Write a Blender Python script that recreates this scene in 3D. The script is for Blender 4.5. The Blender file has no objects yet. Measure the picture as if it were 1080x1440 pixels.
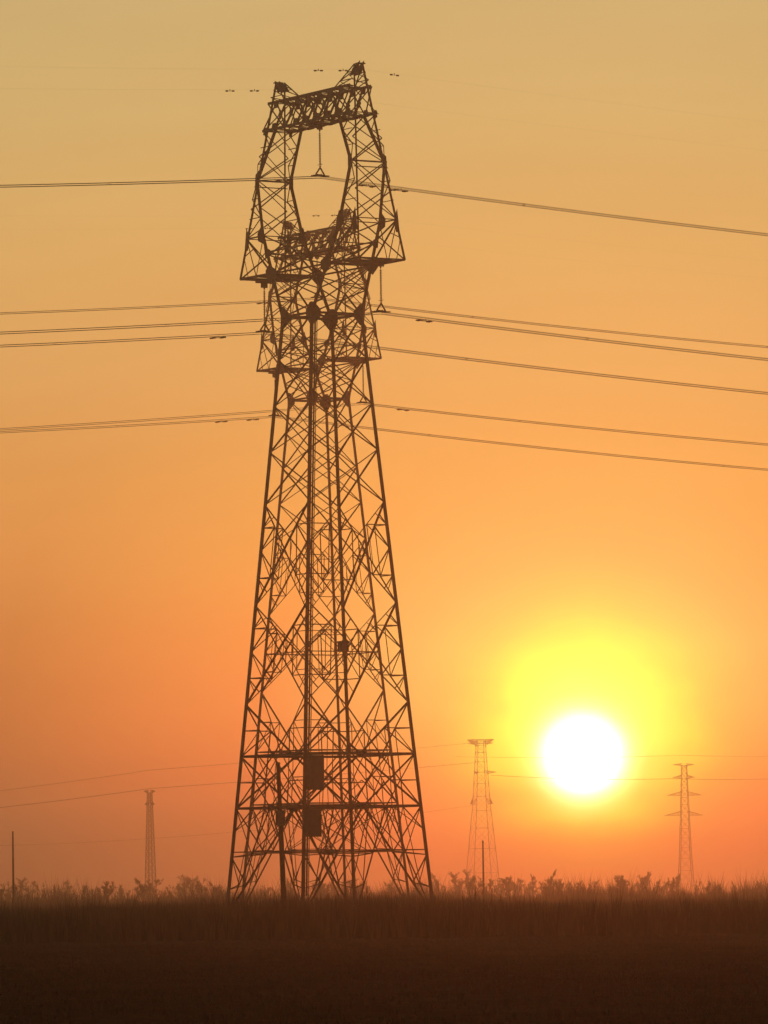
import bpy, math, random
from mathutils import Vector, Matrix

R = math.radians
PX = 8540.0                       # focal length in pixels of the 1080x1440 photograph
CAM_H = 2.2                       # eye height above the field
scene = bpy.context.scene
col = scene.collection

# ------------------------------------------------------------------ camera
cam_d = bpy.data.cameras.new('camera')
cam = bpy.data.objects.new('camera', cam_d)
col.objects.link(cam)
cam_d.sensor_fit = 'VERTICAL'
cam_d.sensor_height = 24.0
cam_d.lens = 24.0 * PX / 1440.0
cam_d.clip_start = 0.5
cam_d.clip_end = 60000
PITCH = math.atan(543.0 / PX)
ROLL = R(0.75)
cam.matrix_world = (Matrix.Translation((0, 0, CAM_H)) @ Matrix.Rotation(R(90) + PITCH, 4, 'X')
                    @ Matrix.Rotation(-ROLL, 4, 'Z'))
scene.camera = cam

def pix_dir(x, y):
    """direction of a photo pixel (1080x1440) in the world"""
    v = Vector(((x - 540.0) / PX, -(y - 720.0) / PX, -1.0))
    return (cam.matrix_world.to_3x3() @ v).normalized()

def at_y(x, y, dist):
    """point on that pixel's ray, dist metres ahead of the camera"""
    d = pix_dir(x, y)
    return Vector((0, 0, CAM_H)) + d * (dist / d.y)

# ------------------------------------------------------------------ sky, sun, exposure
SUN = pix_dir(820, 1066)
SUN_EL = math.asin(SUN.z)
SUN_AZ = math.atan2(SUN.x, SUN.y)

world = bpy.data.worlds.new('World')
scene.world = world
world.use_nodes = True
nt = world.node_tree
nt.nodes.clear()
N, L = nt.nodes, nt.links

def lin(r, g, b):
    f = lambda c: (c / 255 / 12.92) if c / 255 <= 0.04045 else ((c / 255 + 0.055) / 1.055) ** 2.4
    return (f(r), f(g), f(b), 1.0)

def wmath(op, a, b=None, clamp=False):
    n = N.new('ShaderNodeMath'); n.operation = op; n.use_clamp = clamp
    for i, v in enumerate((a, b)):
        if v is None: continue
        if isinstance(v, (int, float)): n.inputs[i].default_value = v
        else: L.new(v, n.inputs[i])
    return n.outputs[0]

def wramp(fac, stops, interp='LINEAR'):
    n = N.new('ShaderNodeValToRGB')
    cr = n.color_ramp; cr.interpolation = interp
    while len(cr.elements) < len(stops): cr.elements.new(0.5)
    for e, (p, c) in zip(cr.elements, stops):
        e.position = p; e.color = c
    L.new(fac, n.inputs[0])
    return n.outputs[0]

def wmix(kind, fac, a, b):
    n = N.new('ShaderNodeMix'); n.data_type = 'RGBA'; n.blend_type = kind
    n.clamp_result = False
    for sock, v in ((n.inputs[0], fac), (n.inputs[6], a), (n.inputs[7], b)):
        if isinstance(v, (int, float)): sock.default_value = v
        elif isinstance(v, tuple): sock.default_value = v
        else: L.new(v, sock)
    return n.outputs[2]

tc = N.new('ShaderNodeTexCoord')
nrm = N.new('ShaderNodeVectorMath'); nrm.operation = 'NORMALIZE'
L.new(tc.outputs['Generated'], nrm.inputs[0])
sep = N.new('ShaderNodeSeparateXYZ'); L.new(nrm.outputs[0], sep.inputs[0])
dist = N.new('ShaderNodeVectorMath'); dist.operation = 'DISTANCE'
L.new(nrm.outputs[0], dist.inputs[0]); dist.inputs[1].default_value = SUN
r_sun = dist.outputs['Value']                                   # ~ angle from the sun, radians

# dusty air of the evening sky, by height above the horizon (z = sine of elevation),
# towards the sun and off to its sides
ZR = 0.25
elev = wmath('DIVIDE', sep.outputs['Z'], ZR, True)
ZS = (0.0, 0.0049, 0.0084, 0.0131, 0.019, 0.0248, 0.0307, 0.0424, 0.0541, 0.0681, 0.0869, 0.1068, 0.1302, 0.146, 0.19, 0.25)
TOWARDS = ((.55, .06, .015), (.75, .08, .015), (1.1, .13, .025), (1.45, .25, .05), (1.30, .40, .07), (.96, .55, .11), (.93, .70, .155), (.88, .78, .185),
           (.84, .68, .172), (.80, .56, .148), (.70, .45, .132), (.58, .395, .145), (.45, .37, .163), (.41, .365, .183), (.37, .345, .19), (.34, .32, .20))
MIDWAY = ((.20, .045, .02), (.24, .05, .02), (.32, .06, .022), (.52, .085, .024), (.80, .15, .035), (1.0, .25, .055), (1.06, .31, .066), (1.02, .36, .074),
          (.90, .40, .085), (.78, .41, .10), (.65, .40, .128), (.55, .385, .138), (.45, .375, .160), (.41, .37, .172), (.37, .345, .185), (.34, .32, .195))
ASIDE = ((.03, .03, .022), (.04, .035, .024), (.06, .045, .028), (.15, .07, .032), (.36, .115, .034), (.54, .16, .036), (.60, .185, .039), (.65, .235, .055),
         (.68, .29, .072), (.66, .325, .088), (.58, .355, .126), (.52, .365, .135), (.44, .375, .162), (.41, .365, .171), (.37, .345, .18), (.33, .32, .19))
NEAR_ = wramp(elev, [(z / ZR, (*c, 1)) for z, c in zip(ZS, TOWARDS)])
FAR_ = wramp(elev, [(z / ZR, (*c, 1)) for z, c in zip(ZS, ASIDE)])
MID_ = wramp(elev, [(z / ZR, (*c, 1)) for z, c in zip(ZS, MIDWAY)])
k1, k0 = (1, 1, 1, 1), (0, 0, 0, 1)
f1 = wramp(wmath('DIVIDE', r_sun, 0.2, True), [(0.07, k0), (0.15, (.18, .18, .18, 1)), (0.27, k1)])
f2 = wramp(wmath('DIVIDE', r_sun, 0.2, True), [(0.28, k0), (0.48, k1)])
SKY = wmix('MIX', f2, wmix('MIX', f1, NEAR_, MID_), FAR_)
ZEN = wramp(sep.outputs['Z'], [(0.0, lin(255, 255, 255)), (0.25, lin(255, 255, 255)), (1.0, lin(120, 128, 150))])
SKY = wmix('MULTIPLY', 1.0, SKY, ZEN)
# the rest of the sky dims away from the setting sun
broad = wramp(wmath('DIVIDE', r_sun, 2.0, True), [(0.0, (1, 1, 1, 1)), (0.09, (1, 1, 1, 1)), (0.3, (0.55, 0.56, 0.60, 1)), (1.0, (0.25, 0.27, 0.34, 1))])
SKY = wmix('MULTIPLY', 1.0, SKY, broad)
# aureole round the sun
def lerp_tab(tab, r):
    for (r0, v0), (r1, v1) in zip(tab, tab[1:]):
        if r <= r1:
            t = (r - r0) / (r1 - r0); return [math.exp(math.log(a + 1e-3) * (1 - t) + math.log(b + 1e-3) * t) for a, b in zip(v0, v1)]
    return tab[-1][1]
DISC = [(0, (22, 21, 14)), (.0046, (20, 19, 10)), (.0060, (7.0, 6.5, 3.4)), (.0075, (2.4, 1.9, 1.2)), (.0100, (.5, .25, .12)), (.0130, (0, 0, 0))]
HALO = [(0, (1.7, 2.7, .50)), (.008, (1.5, 2.4, .34)), (.012, (.75, 1.7, .12)), (.0155, (.38, 1.12, .03)), (.018, (.19, .74, .005)), (.021, (.07, .42, 0)), (.025, (.015, .18, 0)), (.030, (0, .05, 0)), (.036, (0, 0, 0))]
def radial(dist_out, tab, RM, n=22):
    rr = [RM * k / (n - 1) for k in range(n)]
    return wramp(wmath('DIVIDE', dist_out, RM, True), [(r / RM, (*[max(0, v - .001) for v in lerp_tab(tab, r)], 1)) for r in rr])
dist2 = N.new('ShaderNodeVectorMath'); dist2.operation = 'DISTANCE'
L.new(nrm.outputs[0], dist2.inputs[0]); dist2.inputs[1].default_value = pix_dir(826, 1054)      # the dust glows most a little above the disc
disc = radial(r_sun, DISC, .013)
halo = radial(dist2.outputs['Value'], HALO, .036)
# dust lies in uneven, mostly level layers
mp = N.new('ShaderNodeMapping'); mp.inputs['Scale'].default_value = (14, 14, 60)
L.new(nrm.outputs[0], mp.inputs[0])
nz = N.new('ShaderNodeTexNoise'); nz.inputs['Scale'].default_value = 1.0; nz.inputs['Detail'].default_value = 4; nz.inputs['Roughness'].default_value = 0.55
L.new(mp.outputs[0], nz.inputs['Vector'])
dust = wramp(nz.outputs['Fac'], [(0.25, (.955, .95, .945, 1)), (0.75, (1.045, 1.05, 1.055, 1))])
mp2 = N.new('ShaderNodeMapping'); mp2.inputs['Scale'].default_value = (70, 70, 110)
L.new(nrm.outputs[0], mp2.inputs[0])
nz2 = N.new('ShaderNodeTexNoise'); nz2.inputs['Scale'].default_value = 1.0; nz2.inputs['Detail'].default_value = 3
L.new(mp2.outputs[0], nz2.inputs['Vector'])
patchy = wramp(nz2.outputs['Fac'], [(0.3, (.76, .76, .76, 1)), (0.7, (1.24, 1.24, 1.24, 1))])
core = wmix('ADD', 1.0, wmix('MULTIPLY', 1.0, halo, patchy), disc)
thick = wramp(elev, [(0.0, (0.2, 0.08, 0.04, 1)), (0.034, (0.6, 0.38, 0.25, 1)), (0.052, (1.0, 0.95, 0.85, 1)), (0.075, (1, 1, 1, 1)), (1, (1, 1, 1, 1))])
GLOW = wmix('MULTIPLY', 1.0, core, thick)
AIR = wmix('MULTIPLY', 1.0, wmix('ADD', 1.0, SKY, GLOW), dust)

sky = N.new('ShaderNodeTexSky')
sky.sky_type = 'NISHITA'; sky.sun_disc = False
sky.sun_elevation = SUN_EL; sky.sun_rotation = SUN_AZ
sky.dust_density = 6.0; sky.air_density = 1.5
bg1 = N.new('ShaderNodeBackground'); L.new(sky.outputs[0], bg1.inputs[0]); bg1.inputs[1].default_value = 0.05
bg2 = N.new('ShaderNodeBackground'); L.new(AIR, bg2.inputs[0]); bg2.inputs[1].default_value = 1.0
add = N.new('ShaderNodeAddShader'); L.new(bg1.outputs[0], add.inputs[0]); L.new(bg2.outputs[0], add.inputs[1])
wo = N.new('ShaderNodeOutputWorld'); L.new(add.outputs[0], wo.inputs[0])

sd = bpy.data.lights.new('sun', 'SUN')
sd.energy = 0.115; sd.angle = R(0.5); sd.color = (1.0, 0.18, 0.05)
so = bpy.data.objects.new('sun', sd); col.objects.link(so)
so.rotation_mode = 'QUATERNION'
so.rotation_quaternion = SUN.to_track_quat('Z', 'Y')
so.location = (0, 0, 60)

vs = scene.view_settings
vs.view_transform = 'Standard'; vs.look = 'None'; vs.exposure = 0.0; vs.gamma = 1.0; vs.use_curve_mapping = False
cy = scene.cycles
cy.use_denoising = True
cy.volume_bounces = 0
cy.max_bounces = 5
scene.render.filter_size = 2.5

HAZE_DENSITY = 3.2e-4
HAZE_G = 0.91

# ------------------------------------------------------------------ helpers
def material(name, base, rough=0.8, metallic=0.0, var=0.25, scale=3.0, bump=0.0, second=None):
    m = bpy.data.materials.new(name); m.use_nodes = True
    t = m.node_tree; b = t.nodes['Principled BSDF']
    b.inputs['Roughness'].default_value = rough; b.inputs['Metallic'].default_value = metallic
    b.inputs['Specular IOR Level'].default_value = 0.3
    co = t.nodes.new('ShaderNodeTexCoord')
    nz = t.nodes.new('ShaderNodeTexNoise'); nz.inputs['Scale'].default_value = scale
    nz.inputs['Detail'].default_value = 6; nz.inputs['Roughness'].default_value = 0.65
    t.links.new(co.outputs['Object'], nz.inputs['Vector'])
    rp = t.nodes.new('ShaderNodeValToRGB')
    c2 = second or tuple(c * (1 - var) for c in base)
    rp.color_ramp.elements[0].position = 0.32; rp.color_ramp.elements[0].color = (*c2, 1)
    rp.color_ramp.elements[1].position = 0.68; rp.color_ramp.elements[1].color = (*[c * (1 + var * 0.4) for c in base], 1)
    t.links.new(nz.outputs['Fac'], rp.inputs[0]); t.links.new(rp.outputs[0], b.inputs['Base Color'])
    if bump:
        bp = t.nodes.new('ShaderNodeBump'); bp.inputs['Strength'].default_value = bump; bp.inputs['Distance'].default_value = 0.2
        t.links.new(nz.outputs['Fac'], bp.inputs['Height']); t.links.new(bp.outputs[0], b.inputs['Normal'])
    return m

STEEL = material('weathered_galvanised_steel', (0.15, 0.125, 0.105), 0.7, 0.3, 0.35, 2.0, second=(0.085, 0.05, 0.03))
TIMBER = material('tarred_timber', (0.07, 0.045, 0.03), 0.9, 0, 0.35, 3.0, 0.2)
CONCRETE = material('concrete', (0.33, 0.31, 0.28), 0.9, 0, 0.3, 4.0, 0.2)
ALU = material('weathered_aluminium_strand', (0.16, 0.155, 0.15), 0.6, 0.4, 0.2, 1.0)
GLAZE = material('brown_glazed_porcelain', (0.09, 0.035, 0.02), 0.25, 0, 0.2, 8.0)
PAINT = material('faded_painted_board', (0.10, 0.075, 0.06), 0.6, 0, 0.3, 1.5)
BARK = material('bark', (0.075, 0.052, 0.037), 0.95, 0, 0.4, 3.0, 0.3)
TWIG = material('bare_twigs', (0.085, 0.055, 0.038), 0.95, 0, 0.35, 2.0)
REED = material('dry_reed', (0.17, 0.078, 0.04), 0.9, 0, 0.5, 0.15)
STUB = material('dry_grass', (0.15, 0.064, 0.034), 0.95, 0, 0.25, 0.12)
SHRUB = material('shrub_twigs', (0.075, 0.05, 0.034), 0.95, 0, 0.4, 0.1)

class MB:
    """collects faces for one mesh"""
    def __init__(s): s.v = []; s.f = []
    def tube(s, p, q, r0, r1=None, n=4, cap=True):
        p, q = Vector(p), Vector(q); r1 = r0 if r1 is None else r1
        d = (q - p)
        if d.length < 1e-6: return
        d.normalize(); a = d.orthogonal().normalized(); b = d.cross(a); o = len(s.v)
        for c, r in ((p, r0), (q, r1)):
            for k in range(n):
                t = 2 * math.pi * k / n
                s.v.append(c + (a * math.cos(t) + b * math.sin(t)) * r)
        for k in range(n):
            s.f.append((o + k, o + (k + 1) % n, o + n + (k + 1) % n, o + n + k))
        if cap: s.f.append(tuple(o + n + k for k in range(n))); s.f.append(tuple(o + n - 1 - k for k in range(n)))
    def box(s, c, size, M=None):
        o = len(s.v); c = Vector(c)
        for z in (-.5, .5):
            for y in (-.5, .5):
                for x in (-.5, .5):
                    v = Vector((x * size[0], y * size[1], z * size[2]))
                    if M: v = M @ v
                    s.v.append(c + v)
        for f in ((0, 2, 3, 1), (4, 5, 7, 6), (0, 1, 5, 4), (2, 6, 7, 3), (0, 4, 6, 2), (1, 3, 7, 5)):
            s.f.append(tuple(o + i for i in f))
    def lathe(s, prof, n=12, c=(0, 0, 0)):
        o = len(s.v); c = Vector(c)
        for r, z in prof:
            for k in range(n):
                t = 2 * math.pi * k / n
                s.v.append(c + Vector((r * math.cos(t), r * math.sin(t), z)))
        for i in range(len(prof) - 1):
            for k in range(n):
                s.f.append((o + i * n + k, o + i * n + (k + 1) % n, o + (i + 1) * n + (k + 1) % n, o + (i + 1) * n + k))
    def prism(s, pts, thick):
        """pts: outline in 3D (planar), extruded along its normal, centred"""
        pts = [Vector(p) for p in pts]
        nrm_ = (pts[1] - pts[0]).cross(pts[2] - pts[0]).normalized() * (thick / 2)
        o = len(s.v); n = len(pts)
        s.v += [p + nrm_ for p in pts] + [p - nrm_ for p in pts]
        s.f.append(tuple(range(o, o + n))); s.f.append(tuple(o + 2 * n - 1 - k for k in range(n)))
        for k in range(n): s.f.append((o + k, o + n + k, o + n + (k + 1) % n, o + (k + 1) % n))
    def tri(s, a, b, c):
        o = len(s.v); s.v += [Vector(a), Vector(b), Vector(c)]; s.f.append((o, o + 1, o + 2))
    def mesh(s, name, mat):
        me = bpy.data.meshes.new(name)
        me.from_pydata([tuple(v) for v in s.v], [], s.f); me.materials.append(mat); me.update()
        return me
    def build(s, name, mat, parent=None, loc=None):
        return put(name, s.mesh(name, mat), parent, loc)

def put(name, me, parent=None, loc=None):
    o = bpy.data.objects.new(name, me); col.objects.link(o)
    if parent: o.parent = parent
    if loc is not None: o.location = loc
    return o

def tag(o, label=None, cat=None, group=None, kind=None):
    if label: o['label'] = label
    if cat: o['category'] = cat
    if group: o['group'] = group
    if kind: o['kind'] = kind
    return o

def thing(name, label, cat, loc=(0, 0, 0), rz=0.0, group=None):
    o = bpy.data.objects.new(name, None); col.objects.link(o)
    o.empty_display_size = 1.0
    o.location = loc; o.rotation_euler = (0, 0, rz)
    return tag(o, label, cat, group)

# unit-length L sections, shared by every member of that size
def angle_mesh(w, t):
    m = MB(); P = [(0, 0), (w, 0), (w, t), (t, t), (t, w), (0, w)]
    off = w * 0.3
    n = len(P)
    for z in (0, 1):
        for x, y in P: m.v.append(Vector((x - off, y - off, z)))
    for k in range(n): m.f.append((k, (k + 1) % n, n + (k + 1) % n, n + k))
    m.f.append(tuple(range(n - 1, -1, -1))); m.f.append(tuple(range(n, 2 * n)))
    return m.mesh('angle_section', STEEL)

SEC = {w: angle_mesh(v, v * 0.16) for w, v in ((0.09, .07), (0.12, .092), (0.16, .122), (0.20, .148), (0.25, .215), (0.32, .34))}

def member(name, p, q, w, parent, spin=0.0):
    p, q = Vector(p), Vector(q); d = q - p
    o = bpy.data.objects.new(name, SEC[w]); col.objects.link(o); o.parent = parent
    rot = d.to_track_quat('Z', 'Y').to_matrix().to_4x4() @ Matrix.Rotation(spin, 4, 'Z')
    o.matrix_local = Matrix.Translation(p) @ rot @ Matrix.Diagonal((1, 1, d.length, 1))
    return o

def angle_into(mb, p, q, w):
    """an L section joined into a mesh (for the small redundant members)"""
    p, q = Vector(p), Vector(q); d = q - p
    M = d.to_track_quat('Z', 'Y').to_matrix()
    o = len(mb.v); t = w * 0.2; off = w * 0.3
    P = [(0, 0), (w, 0), (w, t), (t, t), (t, w), (0, w)]
    for z in (0, d.length):
        for x, y in P: mb.v.append(p + M @ Vector((x - off, y - off, z)))
    n = 6
    for k in range(n): mb.f.append((o + k, o + (k + 1) % n, o + n + (k + 1) % n, o + n + k))
    mb.f.append(tuple(o + n - 1 - k for k in range(n))); mb.f.append(tuple(o + n + k for k in range(n)))

def lerp(a, b, t): return Vector(a) * (1 - t) + Vector(b) * t

# ------------------------------------------------------------------ large structure: ground
def ground_material():
    m = bpy.data.materials.new('dark_winter_soil'); m.use_nodes = True
    t = m.node_tree; b = t.nodes['Principled BSDF']; b.inputs['Roughness'].default_value = 1.0
    b.inputs['Specular IOR Level'].default_value = 0.0
    co = t.nodes.new('ShaderNodeTexCoord')
    mp = t.nodes.new('ShaderNodeMapping'); mp.inputs['Scale'].default_value = (0.06, 0.012, 1)
    t.links.new(co.outputs['Object'], mp.inputs[0])
    n1 = t.nodes.new('ShaderNodeTexNoise'); n1.inputs['Scale'].default_value = 1.0; n1.inputs['Detail'].default_value = 8
    n1.inputs['Roughness'].default_value = 0.7
    t.links.new(mp.outputs[0], n1.inputs['Vector'])
    n2 = t.nodes.new('ShaderNodeTexNoise'); n2.inputs['Scale'].default_value = 1.6; n2.inputs['Detail'].default_value = 6
    t.links.new(co.outputs['Object'], n2.inputs['Vector'])
    rp = t.nodes.new('ShaderNodeValToRGB')
    rp.color_ramp.elements[0].position = 0.3; rp.color_ramp.elements[0].color = (0.070, 0.028, 0.016, 1)
    rp.color_ramp.elements[1].position = 0.72; rp.color_ramp.elements[1].color = (0.185, 0.076, 0.041, 1)
    t.links.new(n1.outputs['Fac'], rp.inputs[0])
    mx = t.nodes.new('ShaderNodeMix'); mx.data_type = 'RGBA'; mx.blend_type = 'MULTIPLY'; mx.inputs[0].default_value = 0.6
    t.links.new(rp.outputs[0], mx.inputs[6])
    r2 = t.nodes.new('ShaderNodeValToRGB'); r2.color_ramp.elements[0].position = 0.3; r2.color_ramp.elements[1].position = 0.7
    r2.color_ramp.elements[0].color = (0.5, 0.5, 0.5, 1); r2.color_ramp.elements[1].color = (1.1, 1.1, 1.1, 1)
    t.links.new(n2.outputs['Fac'], r2.inputs[0]); t.links.new(r2.outputs[0], mx.inputs[7])
    t.links.new(mx.outputs[2], b.inputs['Base Color'])
    bp = t.nodes.new('ShaderNodeBump'); bp.inputs['Strength'].default_value = 0.5; bp.inputs['Distance'].default_value = 0.15
    t.links.new(n2.outputs['Fac'], bp.inputs['Height']); t.links.new(bp.outputs[0], b.inputs['Normal'])
    return m
SOIL = ground_material()
g = MB()
GX, GY0, GY1 = 1900.0, -80.0, 5200.0
g.v = [Vector(p) for p in ((-GX, GY0, 0), (GX, GY0, 0), (GX, GY1, 0), (-GX, GY1, 0))]; g.f = [(0, 1, 2, 3)]
tag(g.build('ground', SOIL), 'dark bare winter field running out to the hazy horizon', 'field', kind='structure')

# ------------------------------------------------------------------ the two large cat-head pylons
# heights of the head above the waist are the same for both; the body below differs
WZ = 55.1                                          # waist height of the shorter (front) pylon
B_DEPTH = [(55.1, 2.6), (59.3, 2.38), (63.0, 2.10), (68.3, 1.75), (72.8, 1.34), (75.3, 1.10), (77.3, 0.42)]
def depth(z):
    for (z0, b0), (z1, b1) in zip(B_DEPTH, B_DEPTH[1:]):
        if z <= z1: return b0 + (b1 - b0) * (z - z0) / (z1 - z0)
    return B_DEPTH[-1][1]
ZA, ZK, ZN, ZB, ZT, ZP = 59.3, 63.0, 68.3, 72.8, 75.3, 77.3
def outer_x(z): return 10.6 + (6.95 - 10.6) * (z - ZA) / (ZP - ZA)
def inner_x(z):
    pts = [(55.1, 2.6), (63.0, 6.8), (68.3, 8.35), (72.8, 5.6)]
    for (z0, b0), (z1, b1) in zip(pts, pts[1:]):
        if z <= z1: return b0 + (b1 - b0) * (z - z0) / (z1 - z0)
    return 5.8

def build_catenary_pylon(root, dz, slope, levels, big_from, rings, feet_z):
    """cat-head suspension pylon; dz lifts the head, levels are body panel heights from waist down"""
    small = MB()
    H = lambda x, y, z: Vector((x, y, z + dz))
    wz = WZ + dz
    half = lambda z: 2.6 + slope * (wz - z)
    def corner(sx, sy, z): h = half(z); return Vector((sx * h, sy * h, z))
    S = [(1, 1), (1, -1), (-1, 1), (-1, -1)]
    # ---- body legs, feet
    for sx, sy in S:
        leg = member('leg', corner(sx, sy, 0.3), corner(sx, sy, wz), 0.32, root, math.atan2(sy, sx))
        f = MB(); c = corner(sx, sy, 0)
        f.lathe([(0.0, 0.62), (0.42, 0.62), (0.46, 0.55), (0.62, -0.4)], 10, (c.x, c.y, 0))
        f.build('foundation_block', CONCRETE, root)
    faces = [((1, -1), (1, 1)), ((-1, -1), (-1, 1)), ((-1, -1), (1, -1)), ((-1, 1), (1, 1))]
    # ---- body panels
    for i in range(len(levels) - 1):
        z1, z0 = levels[i], levels[i + 1]
        for a, b in faces:
            p0, p1 = corner(*a, z0), corner(*a, z1); q0, q1 = corner(*b, z0), corner(*b, z1)
            big = z1 <= big_from + .01
            across = a[0] == b[0]                  # the two faces square to the cross-arms carry lighter steel
            w = (0.12 if across else 0.20) if big else (0.12 if across else 0.16)
            if z0 > feet_z + .1:
                member('diagonal_brace', p0, q1, w, root); member('diagonal_brace', q0, p1, w, root, 1.6)
                if big:
                    # redundant members: half-length ties from the crossing to the leg mid nodes
                    wa, wb = (p1 - q1).length, (p0 - q0).length
                    t = wa / (wa + wb)
                    X = lerp(p1, q0, t)
                    for e0, e1 in ((p0, p1), (q0, q1)):
                        opp0, opp1 = (q0, q1) if e0 is p0 else (p0, p1)
                        m = lerp(e1, e0, t)
                        mu, md = lerp(e1, X, 0.5), lerp(e0, X, 0.5)
                        for m2, up in ((mu, True), (md, False)):
                            member('tie_brace', m, m2, 0.12, root)
                            e = e1 if up else e0
                            angle_into(small, lerp(m, e, .5), m2, .09)
                            angle_into(small, lerp(m, e, .5), lerp(e, X, .25), .08)
                        # small hangers off the crossing members
                        angle_into(small, mu, md, .08)
                        angle_into(small, lerp(e1, X, .75), lerp(e0, X, .75), .06)
    # ---- rings (horizontal frames) with their plan bracing
    for z, w in rings:
        c = [corner(*s, z) for s in ((1, 1), (1, -1), (-1, -1), (-1, 1))]
        mids = []
        for k in range(4):
            member('horizontal_strut', c[k], c[(k + 1) % 4], w, root)
            mids.append(lerp(c[k], c[(k + 1) % 4], .5))
            if w < .2: continue
            g_ = MB(); d = (c[k] - mids[-1]).normalized(); g_.box(mids[-1], (max(abs(d.x) * .8, .05), max(abs(d.y) * .8, .05), .5)); g_.build('gusset_plate', STEEL, root)
        if w >= .2:
            for k in range(4): member('plan_brace', mids[k], mids[(k + 1) % 4], 0.12, root)
    # ---- foot panels: fan of braces from the ring mid nodes to the leg feet
    rz_ = sorted([z for z, w in rings if w >= .2])
    top, mid_ = rz_[1], rz_[0]
    above = levels[-1]
    for a, b in faces:
        for (A_, B_) in ((a, b), (b, a)):
            P = lambda z: corner(*A_, z)
            M = lambda z: lerp(corner(*A_, z), corner(*B_, z), .5)
            Q = lambda z, t: lerp(corner(*A_, z), corner(*B_, z), t)
            # panel above the upper ring: K
            if above > top + .5:
                member('diagonal_brace', P(above), M(top), 0.20, root)
                angle_into(small, lerp(P(above), M(top), .5), P((above + top) / 2), .09)
                angle_into(small, lerp(P(above), M(top), .5), P(top), .09)
                angle_into(small, lerp(P(above), M(top), .5), Q(top, .25), .08)
            # upper ring to lower ring
            member('diagonal_brace', M(top), P(mid_), 0.20, root)
            member('diagonal_brace', P(top), M(mid_), 0.16, root)
            x = lerp(M(top), P(mid_), .5)
            angle_into(small, x, P((top + mid_) / 2), .09)
            angle_into(small, x, Q(top, .25), .08); angle_into(small, x, Q(mid_, .25), .08)
            angle_into(small, lerp(P(top), M(mid_), .75), M((top + mid_) / 2), .08)
            # lower ring to the feet
            member('diagonal_brace', M(mid_), P(0.6), 0.20, root)
            member('diagonal_brace', Q(mid_, .25), P(0.6) * .5 + lerp(M(mid_), P(.6), .5) * .5, 0.12, root)
            zl = mid_ * .58
            x1 = lerp(M(mid_), P(0.6), .42); x2 = lerp(M(mid_), P(0.6), .7)
            member('tie_brace', P(zl), x1, 0.12, root)
            member('tie_brace', P(zl), x2, 0.12, root)
            angle_into(small, P(mid_), x1, .09); angle_into(small, P(mid_ * .3), x2, .08)
            angle_into(small, Q(mid_, .25), lerp(M(mid_), P(.6), .25), .08)
            angle_into(small, P(mid_ * .8), Q(mid_, .25), .08)
    # interior plan bracing of the foot panel (hip bracing)
    for sx, sy in S:
        c = corner(sx, sy, mid_); hm1 = Vector((sx * half(mid_), 0, mid_)); hm2 = Vector((0, sy * half(mid_), mid_))
        x1 = lerp(hm1, corner(sx, sy, .6), .42); x2 = lerp(hm2, corner(sx, sy, .6), .42)
        member('tie_brace', x1, x2, .09, root)
        member('tie_brace', hm1, x2, .09, root); member('tie_brace', hm2, x1, .09, root)
    # ---- waist frame
    c = [H(sx * 2.6, sy * 2.6, WZ) for sx, sy in ((1, 1), (1, -1), (-1, -1), (-1, 1))]
    for k in range(4):
        member('waist_strut', c[k], c[(k + 1) % 4], .25, root)
    member('waist_strut', c[0], c[2], .16, root); member('waist_strut', c[1], c[3], .16, root)
    for k, (sx, sy) in enumerate(((1, 1), (1, -1), (-1, -1), (-1, 1))):
        g_ = MB()
        p = c[k]
        g_.prism([p + Vector((sx * .14, sy * .12, 1.0)), p + Vector((-sx * .2, sy * .12, .95)), p + Vector((-sx * .85, sy * .12, .3)),
                  p + Vector((-sx * .85, sy * .12, -.3)), p + Vector((-sx * .2, sy * .12, -1.0)), p + Vector((sx * .16, sy * .12, -1.0))], .03)
        g_.prism([p + Vector((sx * .12, sy * .14, 1.0)), p + Vector((sx * .12, -sy * .2, .95)), p + Vector((sx * .12, -sy * .85, .3)),
                  p + Vector((sx * .12, -sy * .85, -.3)), p + Vector((sx * .12, -sy * .2, -1.0)), p + Vector((sx * .12, sy * .16, -1.0))], .03)
        g_.build('gusset_plate', STEEL, root)

    # ---- head: chords
    O = lambda sx, sy, z: H(sx * outer_x(z), sy * depth(z), z)
    I = lambda sx, sy, z: H(sx * inner_x(z), sy * depth(z), z)
    for sx, sy in S:
        member('head_chord', O(sx, sy, ZA), O(sx, sy, ZP), .20, root)
        member('head_chord', I(sx, sy, WZ), I(sx, sy, ZK), .25, root)
        member('head_chord', I(sx, sy, ZK), I(sx, sy, ZN), .25, root)
        member('head_chord', I(sx, sy, ZN), I(sx, sy, ZB), .25, root)
        tip_in = H(sx * 4.4, sy * depth(ZT), ZT)
        member('head_chord', O(sx, sy, ZP), tip_in, .16, root)
        # cross-arm bottom chord and root strut
        member('arm_chord', O(sx, sy, ZA), I(sx, sy, ZA), .25, root)
        member('horizontal_strut', O(sx, sy, ZK), I(sx, sy, ZK), .16, root)
        member('horizontal_strut', O(sx, sy, ZN), I(sx, sy, ZN), .16, root)
        member('horizontal_strut', O(sx, sy, ZB), I(sx, sy, ZB), .16, root)
        # arm panel, tip to kink
        member('diagonal_brace', I(sx, sy, ZA), O(sx, sy, ZK), .16, root)
        member('diagonal_brace', I(sx, sy, ZK), lerp(O(sx, sy, ZA), I(sx, sy, ZA), .5), .12, root)
        member('tie_brace', O(sx, sy, ZK), lerp(O(sx, sy, ZA), I(sx, sy, ZA), .5), .12, root)
        m1 = lerp(O(sx, sy, ZA), O(sx, sy, ZK), .55)
        member('tie_brace', m1, lerp(O(sx, sy, ZA), I(sx, sy, ZA), .25), .09, root)
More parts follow.
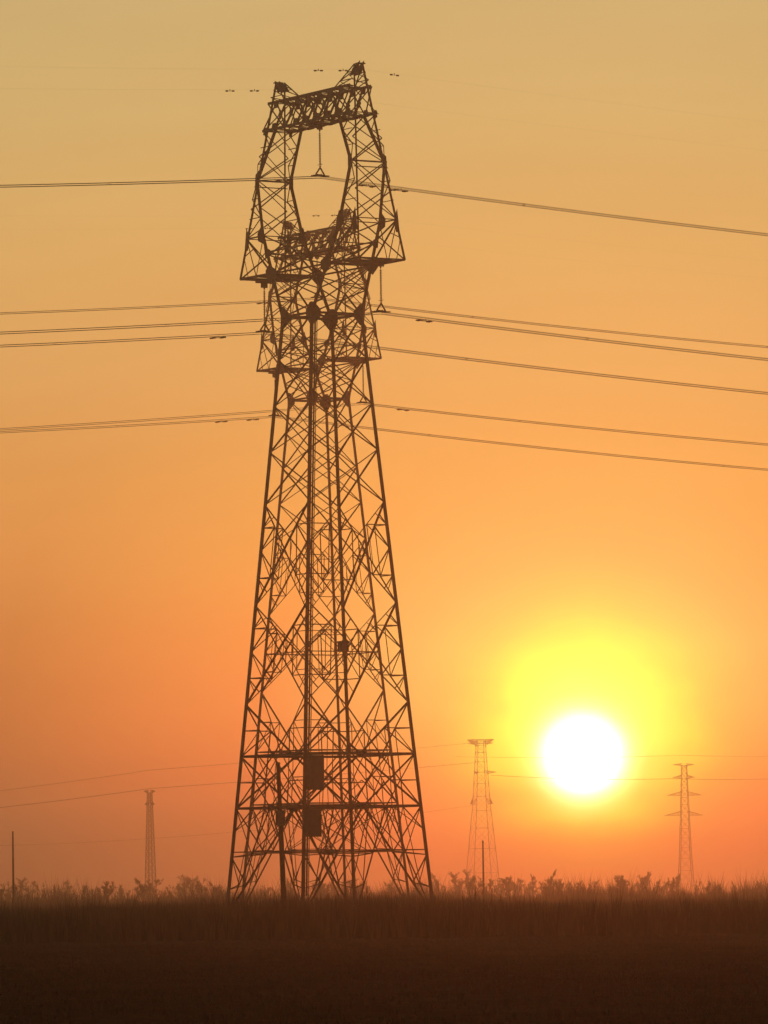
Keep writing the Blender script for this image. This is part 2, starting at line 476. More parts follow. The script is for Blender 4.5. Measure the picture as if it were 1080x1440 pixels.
        member('tie_brace', m1, lerp(I(sx, sy, ZA), O(sx, sy, ZK), .72), .09, root)
        member('tie_brace', lerp(I(sx, sy, ZA), O(sx, sy, ZK), .45), I(sx, sy, ZA + 2.2), .09, root)
        # front and back of the upper column
        zz = [ZK, 64.8, 66.6, ZN]
        for k in range(3):
            z0, z1 = zz[k], zz[k + 1]
            if k % 2 == 0: member('tie_brace', O(sx, sy, z0), I(sx, sy, z1), .09, root)
            else: member('tie_brace', I(sx, sy, z0), O(sx, sy, z1), .09, root)
            if k: member('tie_brace', O(sx, sy, z0), I(sx, sy, z0), .09, root)
        zz = [ZN, 69.8, 71.3, ZB]
        for k in range(3):
            z0, z1 = zz[k], zz[k + 1]
            if k % 2 == 0: member('tie_brace', I(sx, sy, z0), O(sx, sy, z1), .09, root)
            else: member('tie_brace', O(sx, sy, z0), I(sx, sy, z1), .09, root)
            if k: member('tie_brace', O(sx, sy, z0), I(sx, sy, z0), .09, root)
        # neck, waist to arm
        member('diagonal_brace', I(sx, sy, ZA), H(0, sy * depth(57.2), 57.2), .16, root)
        member('diagonal_brace', I(sx, sy, WZ), H(0, sy * depth(57.2), 57.2), .16, root)
        # knee plates
        p = I(sx, sy, ZN); g_ = MB()
        g_.prism([p + Vector((sx * .22, sy * .06, .55)), p + Vector((-sx * .42, sy * .06, .9)), p + Vector((-sx * .42, sy * .06, -.9)), p + Vector((sx * .36, sy * .06, -.55))], .03)
        g_.build('gusset_plate', STEEL, root)
        p = I(sx, sy, ZK); g_ = MB()
        g_.prism([p + Vector((sx * .9, sy * .1, .3)), p + Vector((sx * .1, sy * .1, 1.0)), p + Vector((-sx * .35, sy * .1, .1)), p + Vector((-sx * .55, sy * .1, -.9)), p + Vector((sx * .8, sy * .1, -.4))], .03)
        g_.build('gusset_plate', STEEL, root)
        p = O(sx, sy, ZK); g_ = MB()
        g_.prism([p + Vector((-sx * .15, sy * .1, 1.0)), p + Vector((sx * .22, sy * .1, -1.1)), p + Vector((-sx * .35, sy * .1, -1.1)), p + Vector((-sx * .7, sy * .1, 0))], .03)
        g_.build('gusset_plate', STEEL, root)
        p = O(sx, sy, ZB); g_ = MB()
        g_.prism([p + Vector((-sx * .16, sy * .04, .35)), p + Vector((-sx * .02, sy * .04, -.35)), p + Vector((-sx * .5, sy * .04, -.4)), p + Vector((-sx * .8, sy * .04, .25))], .03)
        g_.build('gusset_plate', STEEL, root)
    for sy in (1, -1):
        member('diagonal_brace', I(1, sy, 61.4), I(-1, sy, ZA), .16, root); member('diagonal_brace', I(-1, sy, 61.4), I(1, sy, ZA), .16, root)
        member('horizontal_strut', I(1, sy, 61.4), I(-1, sy, 61.4), .20, root)
        member('diagonal_brace', I(1, sy, 57.2), I(-1, sy, ZA), .12, root); member('diagonal_brace', I(-1, sy, 57.2), I(1, sy, ZA), .12, root)
        for sx in (1, -1):
            p = I(sx, sy, ZA); g_ = MB()
            g_.prism([p + Vector((-sx * .8, sy * .08, .35)), p + Vector((-sx * .8, sy * .08, -.35)), p + Vector((sx * .1, sy * .08, -.8)), p + Vector((sx * 1.0, sy * .08, -.2)), p + Vector((sx * 1.0, sy * .08, .4)), p + Vector((sx * .4, sy * .08, .9))], .03)
            g_.build('gusset_plate', STEEL, root)
            p = I(sx, sy, 61.4); g_ = MB()
            g_.prism([p + Vector((-sx * .7, sy * .08, .15)), p + Vector((-sx * .6, sy * .08, -.45)), p + Vector((sx * .15, sy * .08, -.6)), p + Vector((sx * .4, sy * .08, .55))], .03)
            g_.build('gusset_plate', STEEL, root)
    # through beam at arm level
    for sy in (1, -1):
        member('arm_chord', I(-1, sy, ZA), I(1, sy, ZA), .20, root)
    for sx in (1, -1):
        # outer face of the column: X panels between the two outer chords, inner face likewise
        for F, zz in ((O, [ZA, ZK, 65.7, ZN, 70.5, ZB, ZT]), (I, [WZ, 57.2, ZA, 61.2, ZK, 65.7, ZN, 70.5, ZB])):
            for z0, z1 in zip(zz, zz[1:]):
                member('diagonal_brace', F(sx, 1, z0), F(sx, -1, z1), .16 if z0 < ZK else .12, root)
                member('diagonal_brace', F(sx, -1, z0), F(sx, 1, z1), .16 if z0 < ZK else .12, root, 1.6)
                if z0 in (ZA, ZK, ZN, ZB) or F is I and z0 == 61.2:
                    member('horizontal_strut', F(sx, 1, z0), F(sx, -1, z0), .20 if z0 == ZA else .12, root)
        member('horizontal_strut', O(sx, 1, ZN - .55), O(sx, -1, ZN - .55), .12, root)
        # arm floor bracing
        xs = [outer_x(ZA), 9.1, 7.6, 6.1, inner_x(ZA)]
        for k in range(4):
            member('plan_brace', H(sx * xs[k], depth(ZA) * (1 if k % 2 else -1), ZA), H(sx * xs[k + 1], depth(ZA) * (-1 if k % 2 else 1), ZA), .20, root)
            if k: member('plan_brace', H(sx * xs[k], -depth(ZA), ZA), H(sx * xs[k], depth(ZA), ZA), .12, root)
        g_ = MB(); g_.box(H(sx * 10.35, 0, ZA - .12), (.5, 1.6, .22)); g_.box(H(sx * 10.35, 0, ZA - .42), (.06, .7, .5)); g_.build('hanger_plate', STEEL, root)
        # peak
        zz = [ZT, 75.9, 76.6, ZP]
        tin = lambda sy, z: lerp(H(sx * 4.4, sy * depth(ZT), ZT), O(sx, sy, ZP), (z - ZT) / (ZP - ZT))
        for k in range(3):
            for sy in (1, -1):
                a, b = (tin, lambda s_, z: O(sx, s_, z))
                member('tie_brace', a(sy, zz[k]), b(sy, zz[k + 1]), .09, root)
                member('tie_brace', a(sy, zz[k]), b(sy, zz[k]), .09, root)
            member('tie_brace', tin(1, zz[k]), tin(-1, zz[k + 1]), .09, root)
            member('tie_brace', O(sx, 1, zz[k]), O(sx, -1, zz[k + 1]), .09, root)
        g_ = MB()
        for yy in (.22, -.22):
            g_.prism([H(sx * 5.75, yy, ZP - .95), H(sx * 6.3, yy, ZP - .3), H(sx * 7.6, yy, ZP + .25), H(sx * 7.5, yy, ZP), H(sx * 7.12, yy, ZP - .9)], .04)
        g_.box(H(sx * 7.3, 0, ZP + .02), (.5, .8, .10)); g_.build('earth_wire_bracket', STEEL, root)
    # ---- bridge over the window
    xb = [-8.0, -5.8, -3.9, -1.95, 0, 1.95, 3.9, 5.8, 8.0]
    bx_t = lambda x, sy: H(max(-7.35, min(7.35, x)), sy * depth(ZT), ZT)
    bx_b = lambda x, sy: H(x, sy * depth(ZB), ZB)
    for sy in (1, -1):
        member('bridge_chord', bx_t(-7.35, sy), bx_t(7.35, sy), .25, root)
        member('bridge_chord', bx_b(-8, sy), bx_b(8, sy), .25, root)
        for k in range(len(xb) - 1):
            if 0 < k < len(xb) - 2:
                member('bridge_brace', bx_b(xb[k], sy), bx_t(xb[k + 1], sy), .20, root)
                member('bridge_brace', bx_t(xb[k], sy), bx_b(xb[k + 1], sy), .20, root)
                g_ = MB(); p = (bx_b(xb[k], sy) + bx_t(xb[k + 1], sy)) / 2
                g_.prism([p + Vector((-.4, sy * .05, 0)), p + Vector((0, sy * .05, -.48)), p + Vector((.4, sy * .05, 0)), p + Vector((0, sy * .05, .48))], .03)
                g_.build('node_plate', STEEL, root)
            else:
                member('bridge_brace', bx_b(xb[k], sy), bx_t(xb[k + 1], sy), .12, root)
            for F_, dn in ((bx_b, 1), (bx_t, -1)):
                if not 0 < k: continue
                p = F_(xb[k], sy); g_ = MB()
                g_.prism([p + Vector((-.55, sy * .06, -.12 * dn)), p + Vector((.55, sy * .06, -.12 * dn)), p + Vector((.3, sy * .06, .55 * dn)), p + Vector((-.3, sy * .06, .55 * dn))], .03)
                g_.build('node_plate', STEEL, root)
    for k in range(len(xb) - 1):
        s_ = 1 if k % 2 else -1
        member('bridge_brace', bx_b(xb[k], s_), bx_b(xb[k + 1], -s_), .12, root)
        member('bridge_brace', bx_t(xb[k], s_), bx_t(xb[k + 1], -s_), .12, root)
        member('bridge_brace', bx_t(xb[k], s_), bx_b(xb[k], -s_), .12, root)
        if k:
            member('bridge_brace', bx_b(xb[k], -1), bx_b(xb[k], 1), .16, root)
            member('bridge_brace', bx_t(xb[k], -1), bx_t(xb[k], 1), .16, root)
    g_ = MB(); g_.box(H(0, 0, ZB - .1), (.5, 2.5, .16)); g_.box(H(0, 0, ZB - .4), (.06, .6, .5)); g_.build('hanger_plate', STEEL, root)
    sb = small.build('redundant_bracing', STEEL, root); sb['kind'] = 'stuff'

THETA = R(58.6)
def yaw_pos(x_pix, y_pix, D):
    p = at_y(x_pix, y_pix, D); return Vector((p.x, p.y, 0))
Y2Z = lambda y, D: (1262 - y) * D / PX + CAM_H

D1, D2 = 550.0, 728.0
front = thing('lattice_pylon', 'tall cat-head lattice pylon in front, with two sign boards on its near leg', 'pylon', yaw_pos(463, 1262, D1), -THETA)
lv = [Y2Z(y, D1) for y in (437, 502, 567, 632, 706, 848, 988)]
lv[0] = WZ
build_catenary_pylon(front, 0.0, (6.9 - 2.6) / 55.1, lv, Y2Z(706, D1),
                     [(Y2Z(1061, D1), .25), (Y2Z(1134, D1), .25), (Y2Z(1195, D1), .12)], 3)
back = thing('lattice_pylon', 'second cat-head lattice pylon standing directly behind the one with sign boards', 'pylon', yaw_pos(457, 1262, D2), -THETA)
DZ2 = 7.0
lv2 = [Y2Z(y, D2) for y in (557, 606, 656, 706, 757, 863, 971)]
lv2[0] = WZ + DZ2
build_catenary_pylon(back, DZ2, (6.9 - 2.6) / 55.1, lv2, Y2Z(757, D2),
                     [(Y2Z(917, D2), .16), (Y2Z(1055, D2), .20), (Y2Z(1129, D2), .20), (Y2Z(1197, D2), .12)], 3)

# boards and box bolted to the front pylon
sl = (6.9 - 2.6) / 55.1
def on_leg(sx, sy, z): h = 2.6 + sl * (WZ - z); return Vector((sx * h, sy * h, z))
for (ya, yb, wdt, nm) in ((1063, 1111, 2.05, 0), (1136, 1176, 1.85, 1)):
    z = (Y2Z(ya, D1) + Y2Z(yb, D1)) / 2; h = Y2Z(ya, D1) - Y2Z(yb, D1)
    p = on_leg(1, -1, z); b_ = MB()
    b_.box(p + Vector((.22, wdt / 2 - .25, 0)), (.04, wdt, h))
    o = b_.build('sign_board', PAINT, front)
    o['label'] = 'dark sign board hung on the near leg, ' + ('upper one' if nm == 0 else 'lower one')
    fr = MB()
    for s_ in (-1, 1):
        fr.box(p + Vector((.225, wdt / 2 - .25, s_ * (h / 2 - .05))), (.09, wdt + .06, .08))
        fr.box(p + Vector((.225, wdt / 2 - .25 + s_ * (wdt / 2), 0)), (.085, .07, h + .02))
    fr.build('board_frame', STEEL, o)
b_ = MB(); p = on_leg(-1, 1, Y2Z(904, D1)); b_.box(p + Vector((-.1, -.1, 0)), (.75, .75, .9)); b_.box(p + Vector((-.1, -.1, .49)), (.9, .9, .07))
b_.build('equipment_box', STEEL, front)
# climbing ladder with safety rail up the near leg of the front pylon
lad = MB(); a0, a1 = on_leg(1, -1, 2.5), on_leg(1, -1, WZ)
lat = Vector((math.cos(THETA), math.sin(THETA), 0)); off = lat * .30; side = lat * .17
lad.tube(a0 + off - side, a1 + off - side, .04); lad.tube(a0 + off + side, a1 + off + side, .04); lad.box((a0 + a1) / 2 + off, (.2, .02, (a1 - a0).length), (a1 - a0).to_track_quat('Z', 'Y').to_matrix() @ Matrix.Rotation(THETA, 3, 'Z'))
nr = 150
for k in range(nr):
    c = lerp(a0 + off, a1 + off, k / (nr - 1)); lad.tube(c - side, c + side, .014, cap=False)
lad.build('climbing_ladder', STEEL, front)

# ------------------------------------------------------------------ insulator strings
def insulator(pos, length, label, group=None):
    root = thing('insulator_string', label, 'insulator', pos, -THETA, group)
    m = MB(); m.tube((0, 0, 0), (0, 0, -.35), .035); m.box((0, 0, -.1), (.05, .16, .2)); m.build('shackle', STEEL, root)
    prof = []; n = int((length - 1.0) / .15); z = -.35
    prof.append((.03, z))
    for k in range(n):
        prof += [(.04, z - .02), (.125, z - .075), (.125, z - .09), (.05, z - .10)]; z -= .15
    prof.append((.03, z)); m = MB(); m.lathe(prof, 10); m.build('shed_stack', GLAZE, root)
    m = MB(); zt = z - .12
    m.tube((0, 0, z + .02), (0, 0, zt), .04)
    P = [Vector((0, 0, zt + .1)), Vector((-.25, .62, zt - .58)), Vector((.25, -.62, zt - .58))]
    for a, b in ((0, 1), (1, 2), (2, 0)): m.tube(P[a], P[b], .075)
    yk = m.build('yoke_plate', STEEL, root)
    m = MB()
    m.tube((-.4, 0, z + .25), (.4, 0, z + .25), .03); m.build('arcing_horn', STEEL, root)
    m = MB()
    for sx in (-.17, .17):
        m.tube((sx, -.85, zt - .66), (sx, .85, zt - .66), .06, n=6)
        m.tube((sx, 0, zt - .5), (sx, 0, zt - .7), .05)
    m.build('suspension_clamp', STEEL, yk)
    return zt - .66

def local(root, v):
    return root.location + Matrix.Rotation(-THETA, 3, 'Z') @ Vector(v)

# ------------------------------------------------------------------ conductors
LINE_DIR = Matrix.Rotation(-THETA, 3, 'Z') @ Vector((0, 1, 0))
ACROSS = Matrix.Rotation(-THETA, 3, 'Z') @ Vector((1, 0, 0))
def wire_point(base, t, ml, mr, c):
    z = (-mr * t if t > 0 else ml * t) + c * t * t
    return base + LINE_DIR * t + Vector((0, 0, z))

def conductor(base, ml, mr, label, cat, strands, r, dampers, dscale=1.0, T=300.0, group=None, spacers=True):
    root = thing('conductor_bundle' if len(strands) > 1 else 'earth_wire', label, cat, base, 0, group)
    c = .08 / 350
    ts = [-T + 2 * T * k / 80 for k in range(81)]
    for (ox, oz) in strands:
        m = MB()
        pts = [wire_point(Vector((0, 0, 0)), t, ml, mr, c) + ACROSS * ox + Vector((0, 0, oz)) for t in ts]
        n = 5
        for p, q in zip(pts, pts[1:]): m.tube(p, q, r, n=n, cap=False)
        m.build('strand' if len(strands) > 1 else 'wire', ALU, root)
    if spacers and len(strands) > 1:
        for t in [x for x in range(-110, 111, 44) if x]:
            m = MB(); p = wire_point(Vector((0, 0, 0)), t, ml, mr, c)
            q = [p + ACROSS * ox + Vector((0, 0, oz)) for ox, oz in strands]
            order = [0, 1, 3, 2]
            for a, b in zip(order, order[1:] + order[:1]): m.tube(q[a], q[b], .022)
            m.build('spacer', STEEL, root)
    for t in dampers:
        m = MB()
        p = wire_point(Vector((0, 0, 0)), t, ml, mr, c)
        d = (wire_point(Vector((0, 0, 0)), t + .5, ml, mr, c) - p).normalized()
        low = min(oz for _, oz in strands)
        for (ox, oz) in [s for s in strands if s[1] == low]:
            q = p + ACROSS * ox + Vector((0, 0, oz))
            m.tube(q + Vector((0, 0, .05)), q - Vector((0, 0, .14)), .045)
            q2 = q - Vector((0, 0, .12))
            m.tube(q2 - d * .62 * dscale, q2 + d * .62 * dscale, .022)
            for s_ in (-1, 1): m.tube(q2 + d * s_ * .36 * dscale, q2 + d * s_ * .74 * dscale, .075, .065, n=6)
        m.build('vibration_damper', STEEL, root)
    return root

QUAD = [(-.20, -.085), (.20, -.085), (-.20, .085), (.20, .085)]
RW = .020
P_DAMP = []
# (tower, local x, z of hanger, string length, labels, slopes, dampers)
specs = [
    (front, 0.0, ZB - .6, 4.2, 'insulator string hanging in the window of the front pylon', 'conductor through the front pylon window, highest of the thick lines', .083, .072, (-4, 5, 8.5)),
    (front, 10.35, ZA - .6, 4.1, 'insulator string under the front pylon arm tip on the sun side', 'conductor clamped under the sun-side arm of the front pylon', .093, .074, (4.5,)),
    (front, -10.35, ZA - .6, 4.1, 'insulator string under the front pylon arm tip away from the sun', 'conductor clamped under the arm of the front pylon away from the sun', .087, .080, (-5.0,)),
    (back, 0.0, ZB - .6 + DZ2, 4.7, 'insulator string hanging in the window of the pylon behind', 'conductor through the window of the pylon behind', .091, .068, (-7.6,)),
    (back, 10.35, ZA - .6 + DZ2, 4.7, 'insulator string under the sun-side arm of the pylon behind', 'conductor clamped under the sun-side arm of the pylon behind', .103, .069, (5.5,)),
    (back, -10.35, ZA - .6 + DZ2, 4.7, 'insulator string under the arm of the pylon behind, away from the sun', 'conductor clamped under the arm of the pylon behind, away from the sun', .088, .080, (-7.6, -3.2)),
]
for tw, lx, z, ln, lab_i, lab_c, ml, mr, dm in specs:
    pos = local(tw, (lx, 0, z))
    dz_ = insulator(pos, ln, lab_i)
    conductor(pos + Vector((0, 0, dz_ - .12)), ml, mr, lab_c, 'power line', QUAD, RW, dm)
for tw, dz_, nm in ((front, 0, 'front pylon'), (back, DZ2, 'pylon behind')):
    for sx, sn in ((1, 'sun-side peak'), (-1, 'peak away from the sun')):
        pos = local(tw, (sx * 7.6, 0, ZP - .55 + dz_))
        conductor(pos, .062, .062, 'thin earth wire clamped to the %s of the %s' % (sn, nm), 'earth wire', [(0, 0)], .003,
                  ((-4.6, -2.0, 3.4) if sx > 0 else (-5.0, -2.4, 3.6)), .62)

# ------------------------------------------------------------------ far pylons
def far_pylon(name, label, px, base_half, waist_z, waist_half, top_z, top_half, D, arms, rz, body_n=8):
    p = at_y(px, 1262, D); p.z = 0
    root = thing(name, label, 'pylon', p, rz)
    def half(z):
        if z < waist_z: return base_half + (waist_half - base_half) * z / waist_z
        return waist_half + (top_half - waist_half) * (z - waist_z) / (top_z - waist_z)
    C = lambda sx, sy, z: Vector((sx * half(z), sy * half(z), z))
    for sx in (1, -1):
        for sy in (1, -1):
            m = MB(); m.tube(C(sx, sy, 0), C(sx, sy, waist_z), .17, .15); m.tube(C(sx, sy, waist_z), C(sx, sy, top_z), .15, .11)
            m.build('leg', STEEL, root)
    z = 0.0; first = True
    while z < top_z - .5:
        h = max(1.6, half(z) * 1.9)
        z1 = min(top_z, z + h)
        m = MB()
        for a, b in (((1, -1), (1, 1)), ((-1, -1), (-1, 1)), ((-1, -1), (1, -1)), ((-1, 1), (1, 1))):
            m.tube(C(*a, z), C(*b, z1), .06, n=3); m.tube(C(*b, z), C(*a, z1), .06, n=3)
            m.tube(C(*a, z1), C(*b, z1), .07, n=3)
        m.build('brace_panel', STEEL, root)
        z = z1
    for az, lenl, lenr, hgt, up in arms:
        for sx, ln in ((-1, lenl), (1, lenr)):
            if ln <= 0: continue
            m = MB(); h = half(az)
            tip = Vector((sx * ln, 0, az + up))
            for sy in (1, -1):
                m.tube(Vector((sx * h, sy * h, az)), tip, .085, .07); m.tube(Vector((sx * h, sy * h, az + hgt)), tip, .085, .07)
                for k in range(1, 6):
                    t = k / 6; a = lerp((sx * h, sy * h, az), tip, t); b = lerp((sx * h, sy * h, az + hgt), tip, t - 1 / 6)
                    m.tube(a, b, .06, n=3); m.tube(a, lerp((sx * h, sy * h, az + hgt), tip, t), .05, n=3)
            for k in range(5):
                a = lerp((sx * h, h, az), tip, k / 5); b = lerp((sx * h, -h, az), tip, (k + 1) / 5); m.tube(a, b, .05, n=3)
            m.build('cross_arm', STEEL, root)
    return root
def zpix(x, y, D): return at_y(x, y, D).z
DC, DL, DR = 2850.0, 2100.0, 2750.0
mc = DC / PX; ml_ = DL / PX; mr_ = DR / PX
fp = far_pylon('lattice_pylon', 'faint far pylon with a broad flat top beam, beside the sun disc', 679, 7.1, zpix(680, 1130, DC), 3.3, zpix(678, 1048, DC), 1.9, DC,
          [(zpix(678, 1049, DC), 6.6, 6.6, 1.8, 3.2), (zpix(680, 1088, DC), 2.4, 7.6, 1.4, .7), (zpix(680, 1131, DC), 5.6, 5.6, 3.0, .2)], R(-18))
m = MB()                                                      # its flat top beam
zt = zpix(678, 1040, DC)
for sy in (-1, 1):
    m.tube((-6.3, sy * .9, zt), (6.3, sy * .9, zt), .15); m.tube((-5.2, sy * .9, zt - 2), (5.2, sy * .9, zt - 2), .13)
    for k in range(10):
        m.tube((-6.3 + 1.26 * k, sy * .9, zt), (-5.6 + k * 1.24, sy * .9, zt - 2), .07); m.tube((-5.04 + 1.26 * k, sy * .9, zt), (-5.6 + k * 1.24, sy * .9, zt - 2), .07)
    for sx in (-1, 1): m.tube((sx * 1.9, sy * 1.9, zpix(678, 1048, DC) - .5), (sx * 1.9, sy * .9, zt), .14)
m.build('top_beam', STEEL, fp)
fl = far_pylon('lattice_pylon', 'slender far pylon with two short arms, between the thin pole and the large pylon', 212, 1.55, 10.0, 1.35, zpix(209, 1114, DL), .62, DL,
          [(zpix(209, 1115, DL), 2.3, 2.3, 1.0, .5), (zpix(209, 1132, DL), 2.0, 2.0, 1.0, .2)], R(-25))
fr_ = far_pylon('lattice_pylon', 'far pylon with three tiers of arms on the clear side of the sun', 965, 3.6, 21.0, 2.4, zpix(963, 1076, DR), 1.1, DR,
          [(zpix(963, 1077, DR), 5.1, 4.7, 1.1, .6), (zpix(963, 1095, DR), 5.3, 4.9, 1.6, .6), (zpix(964, 1119, DR), 8.0, 8.0, 1.9, .2), (zpix(964, 1147, DR), 9.6, 8.4, 2.0, .1)], R(-12))

def span(points, label, r=.045, group=None, sag=0.0):
    """a far wire through given world points; each span sags"""
    root = thing('far_conductor', label, 'power line', points[0], 0, group)
    m = MB(); o = points[0]
    for p, q in zip(points, points[1:]):
        last = p
        for k in range(1, 25):
            t = k / 24; c = lerp(p, q, t); c.z -= 4 * sag * t * (1 - t)
            m.tube(last - o, c - o, r, n=4, cap=False); last = c
    m.build('wire', ALU, root)
    return root
for y0, y1, y2, r, lab in ((1119, 1083, 1044, .075, 'faint far power line sagging above the slender far pylon'),
                           (1142, 1109, 1072, .10, 'faint far power line running over the top of the slender far pylon')):
    a = at_y(-60, y0, 2050); b = at_y(210, y1, 2100); c = at_y(672, y2, 2850)
    span([a, b, c], lab, r, sag=.35)
a = at_y(-40, 1190, 2700); b = at_y(330, 1170, 2500); c = at_y(668, 1132, 2850)
span([a, b, c], 'faint lowest far power line near the treetops', .07, sag=1.0)
a = at_y(690, 1090, 2850); b = at_y(948, 1095, 2750); c = at_y(1180, 1090, 2600)
span([a, b, c], 'far power line level with the sun disc, meeting the three-tier pylon', .11, sag=1.0)
a = at_y(640, 1064, 2850); b = at_y(960, 1062, 2750); c = at_y(1180, 1060, 2600)
span([a, b, c], 'faint thin far power line just above the three-tier pylon', .07, sag=.8)

# ------------------------------------------------------------------ poles
def pole(label, top_pix, D, r, lean=0.0, arm=True):
    p = at_y(*top_pix, D); h = p.z
    root = thing('utility_pole', label, 'pole', (p.x + math.tan(lean) * h, p.y, 0), 0)
    M = lambda z: Vector((-math.tan(lean) * z, 0, z))
    m = MB(); m.tube(M(0), M(h * .5), r * 1.15, r, n=10); m.tube(M(h * .5), M(h), r, r * .78, n=10); m.build('shaft', TIMBER, root)
    m = MB(); m.tube(M(h - .05), M(h + .12), r * .95, r * .8, n=10); m.build('cap', STEEL, root)
    if arm:
        m = MB(); m.box(M(h - .6), (.12, 1.5, .12)); ca = m.build('cross_arm', STEEL, root)
        for s_ in (-.65, 0, .65):
            q = MB(); q.lathe([(.02, 0), (.07, .05), (.04, .1), (.08, .15), (.03, .26)], 8, M(h - .54) + Vector((0, s_, 0))); q.build('pin_insulator', GLAZE, ca)
    return root, M, h
rp_, M_, h_ = pole('thick leaning timber pole among the legs of the front pylon', (391, 1074), 515, .21, R(1.75), arm=False)
m = MB(); m.box(M_(h_ * .665), (.8, .55, 1.3)); m.box(M_(h_ * .665) + Vector((0, -.3, .1)), (.3, .12, .5)); m.build('control_box', STEEL, rp_)
pole('thin lone pole on the side away from the sun', (18, 1170), 1000, .16)
pole('thin dark pole in front of the faint flat-topped pylon', (679, 1183), 1080, .17)

# ------------------------------------------------------------------ trees of the far belt
def tree_meshes(seed, h, spread, bushy):
    rnd = random.Random(seed); tr = MB(); cr = MB()
    def grow(p, d, ln, r, lvl):
        if lvl >= 5 or ln < .16: return
        q = p + d * ln
        (tr if lvl == 0 else cr).tube(p, q, r, r * .6, n=5 if lvl == 0 else 3, cap=False)
        for k in range(rnd.randint(8, 11) if lvl == 0 else rnd.randint(2, 4)):
            t = rnd.uniform(.14, 1.0) if lvl == 0 else rnd.uniform(.25, 1.0)
            a = rnd.uniform(0, 2 * math.pi); tilt = rnd.uniform(.3, .85) * spread
            o = d.orthogonal().normalized(); o.rotate(Matrix.Rotation(a, 3, d))
            nd = (d * math.cos(tilt) + o * math.sin(tilt) + Vector((0, 0, .22))).normalized()
            grow(p + d * ln * t, nd, ln * (rnd.uniform(.34, .62) * (1.12 - .3 * t) if lvl == 0 else rnd.uniform(.42, .66)), r * (.36 if lvl == 0 else .55), lvl + 1)
        if lvl >= 1:
            for k in range(bushy):
                s_ = p + d * ln * rnd.uniform(.2, 1)
                e = s_ + (d * .8 + Vector((rnd.uniform(-1, 1), rnd.uniform(-1, 1), rnd.uniform(-.2, 1.0)))).normalized() * rnd.uniform(.3, 1.0) * h * .085
                w = Vector((rnd.uniform(-1, 1), rnd.uniform(-1, 1), 0)).normalized() * .02
                cr.tri(s_ - w, s_ + w, e)
    grow(Vector((0, 0, -.1)), Vector((rnd.uniform(-.06, .06), rnd.uniform(-.06, .06), 1)).normalized(), h * .62, h * .018, 0)
    return tr.mesh('trunk', BARK), cr.mesh('crown', TWIG), max(v.z for v in cr.v)
VAR = [tree_meshes(s, 7.0, sp, bu) for s, sp, bu in ((1, .9, 12), (2, .7, 12), (3, 1.05, 14), (4, .5, 12), (5, .8, 14), (6, .62, 13), (7, .95, 10), (8, .75, 14))]
def tree(x, y_top, D, kind, label, group, wide=1.0):
    p = at_y(x, 1262, D); top = at_y(x, y_top, D).z
    root = thing('bare_tree', label, 'tree', (p.x, p.y, 0), rnd_t.uniform(0, 6.28), group)
    s_ = max(top, 1.6) / VAR[kind][2]
    root.scale = (s_ * wide, s_ * wide, s_)
    put('trunk', VAR[kind][0], root); put('crown', VAR[kind][1], root)
rnd_t = random.Random(11)
tree(773, 1220, 1600, 3, 'tall narrow bare tree rising highest from the belt below the sun', None, .8)
tree(660, 1229, 1450, 3, 'slim bare tree beside the faint flat-topped pylon', None, .8)
tree(944, 1232, 1650, 5, 'broad bare tree at the foot of the three-tier pylon', None, 1.3)
tree(1066, 1240, 1400, 4, 'rounded bare tree at the open end of the belt past the three-tier pylon', None, 1.3)
tree(152, 1237, 1450, 5, 'wide bare tree beside the slender far pylon', None, 1.6)
ZONES = [(20, 'beyond the thin lone pole'), (200, 'between the thin lone pole and the slender far pylon'), (318, 'between the slender far pylon and the large pylons'),
         (612, 'seen through the legs of the large pylons'), (690, 'between the large pylons and the flat-topped far pylon'), (880, 'directly below the sun'),
         (985, 'round the foot of the three-tier far pylon'), (2000, 'past the three-tier far pylon, away from the sun')]
NT = 185
clumps = [(rnd_t.uniform(-60, 1140), rnd_t.uniform(8, 45), rnd_t.gauss(0, 6)) for _ in range(26)]
for k in range(NT):
    if k % 3:                                                     # most stand in clumps, the rest are scattered
        cx, cw, ch = clumps[k % len(clumps)]; x = rnd_t.gauss(cx, cw)
    else: x, ch = -60 + 1200 * (k + rnd_t.random()) / NT, 3
    yt = rnd_t.gauss(1236 if x > 600 else 1241, 5) + ch
    where = next(w_ for lim, w_ in ZONES if x < lim)
    tree(x, max(1217, min(1252, yt)), rnd_t.uniform(1500, 2350), rnd_t.choice((0, 1, 2, 3, 4, 5, 6, 7)), 'hazy low bare tree ' + where, 'bare trees ' + where, rnd_t.uniform(.7, 1.5))

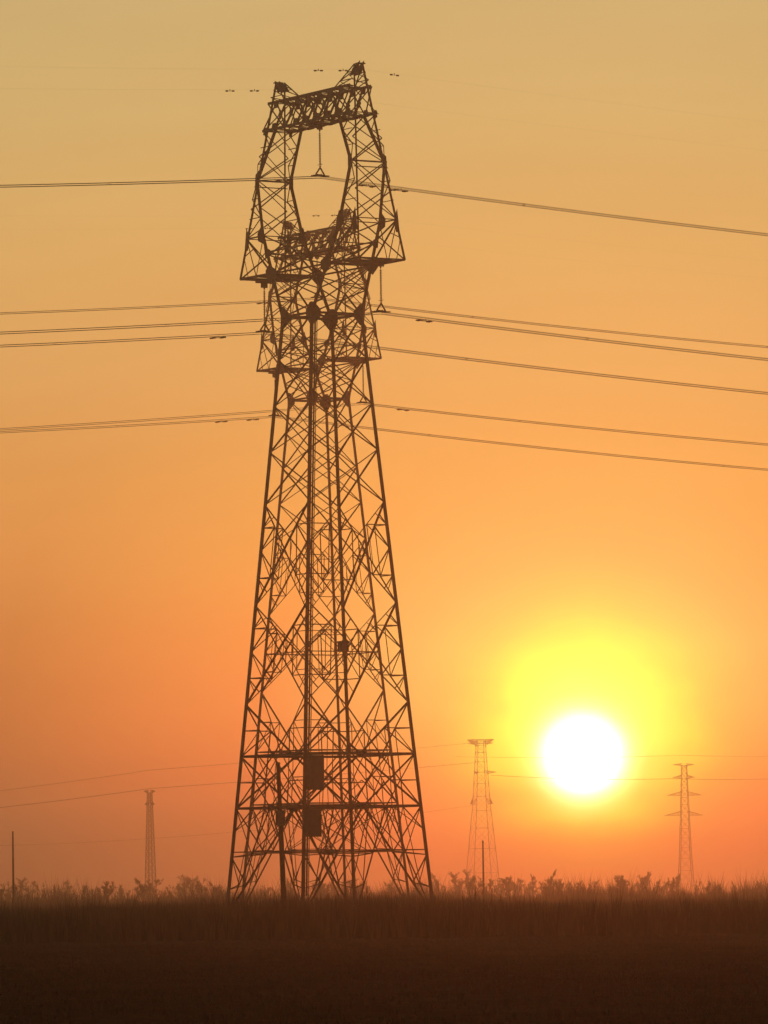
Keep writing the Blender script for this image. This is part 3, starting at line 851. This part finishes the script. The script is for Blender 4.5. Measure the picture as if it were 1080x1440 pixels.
# ------------------------------------------------------------------ shrubs, reeds and dry grass
rs = random.Random(21)
m = MB()
def fan(m, x, y, h, n, w, sp):
    for k in range(n):
        a = rs.uniform(-sp, sp); b = rs.uniform(-sp, sp); hh = h * rs.uniform(.55, 1.1)
        bx, by = x + rs.uniform(-.3, .3) * sp * 2, y + rs.uniform(-.3, .3)
        t = Vector((bx + a * hh, by + b * hh, hh))
        m.tri((bx - w, by, -.02), (bx + w, by, -.02), t)
for k in range(26000):
    y = rs.uniform(1000, 2400); hw = y * .085
    x = rs.uniform(-hw, hw); u = x / y * 100
    lump = .5 * math.sin(u * 2.1 + .7) + .35 * math.sin(u * 5.3 + y * .004) + .35 * math.sin(u * 11.7 + 2)
    h = 1.2 + min(6.0, rs.expovariate(.85) * (1.0 + .6 * lump))
    fan(m, x, y, h, 8, .05, .45)
tag(m.build('far_scrub', SHRUB), 'low brown scrub filling the ground under the far tree belt', 'scrub', kind='stuff')
m = MB()
for k in range(24000):
    y = 330 + 900 * rs.random() ** 1.15; hw = y * .10
    x = rs.uniform(-hw, hw)
    pn = math.sin(x * .21 + 1.3) * .5 + math.sin(x * .083 + y * .02) * .5
    around = math.exp(-((x + 6) / 17) ** 2) * math.exp(-((y - 540) / 110) ** 2)      # taller where nobody mows, round the pylon feet
    h = 1.55 + .35 * pn + rs.uniform(-.5, .5) + 1.45 * around
    h = h * .8 + min(2.0, rs.expovariate(4.2))
    fan(m, x, y, h, 6, .05, .22)
tag(m.build('reed_bed', REED), 'dark dry reeds hiding the feet of the pylons', 'reeds', kind='stuff')
m = MB()
for k in range(16000):
    y = 90 + 360 * rs.random() ** .8; hw = y * .085
    x = rs.uniform(-hw, hw)
    fan(m, x, y, rs.uniform(.05, .16), 4, .02, .6)
tag(m.build('dry_grass', STUB), 'short dry grass and stubble over the dark field', 'grass', kind='stuff')

# ------------------------------------------------------------------ haze
hz = MB(); x0 = GX + 20
z0, z1 = -1.0, 88.0
hz.box((0, (GY0 + GY1) / 2, (z0 + z1) / 2), (2 * x0, GY1 - GY0 + 40, z1 - z0))
me = bpy.data.meshes.new('haze')
hm = bpy.data.materials.new('evening_haze'); hm.use_nodes = True
t = hm.node_tree; t.nodes.clear()
pv = t.nodes.new('ShaderNodeVolumePrincipled'); out = t.nodes.new('ShaderNodeOutputMaterial')
pv.inputs['Color'].default_value = (0.86, 0.79, 0.74, 1); pv.inputs['Density'].default_value = HAZE_DENSITY
pv.inputs['Anisotropy'].default_value = HAZE_G
t.links.new(pv.outputs[0], out.inputs['Volume'])
tag(hz.build('haze', hm), 'orange evening haze lying over the plain', 'haze', kind='stuff')
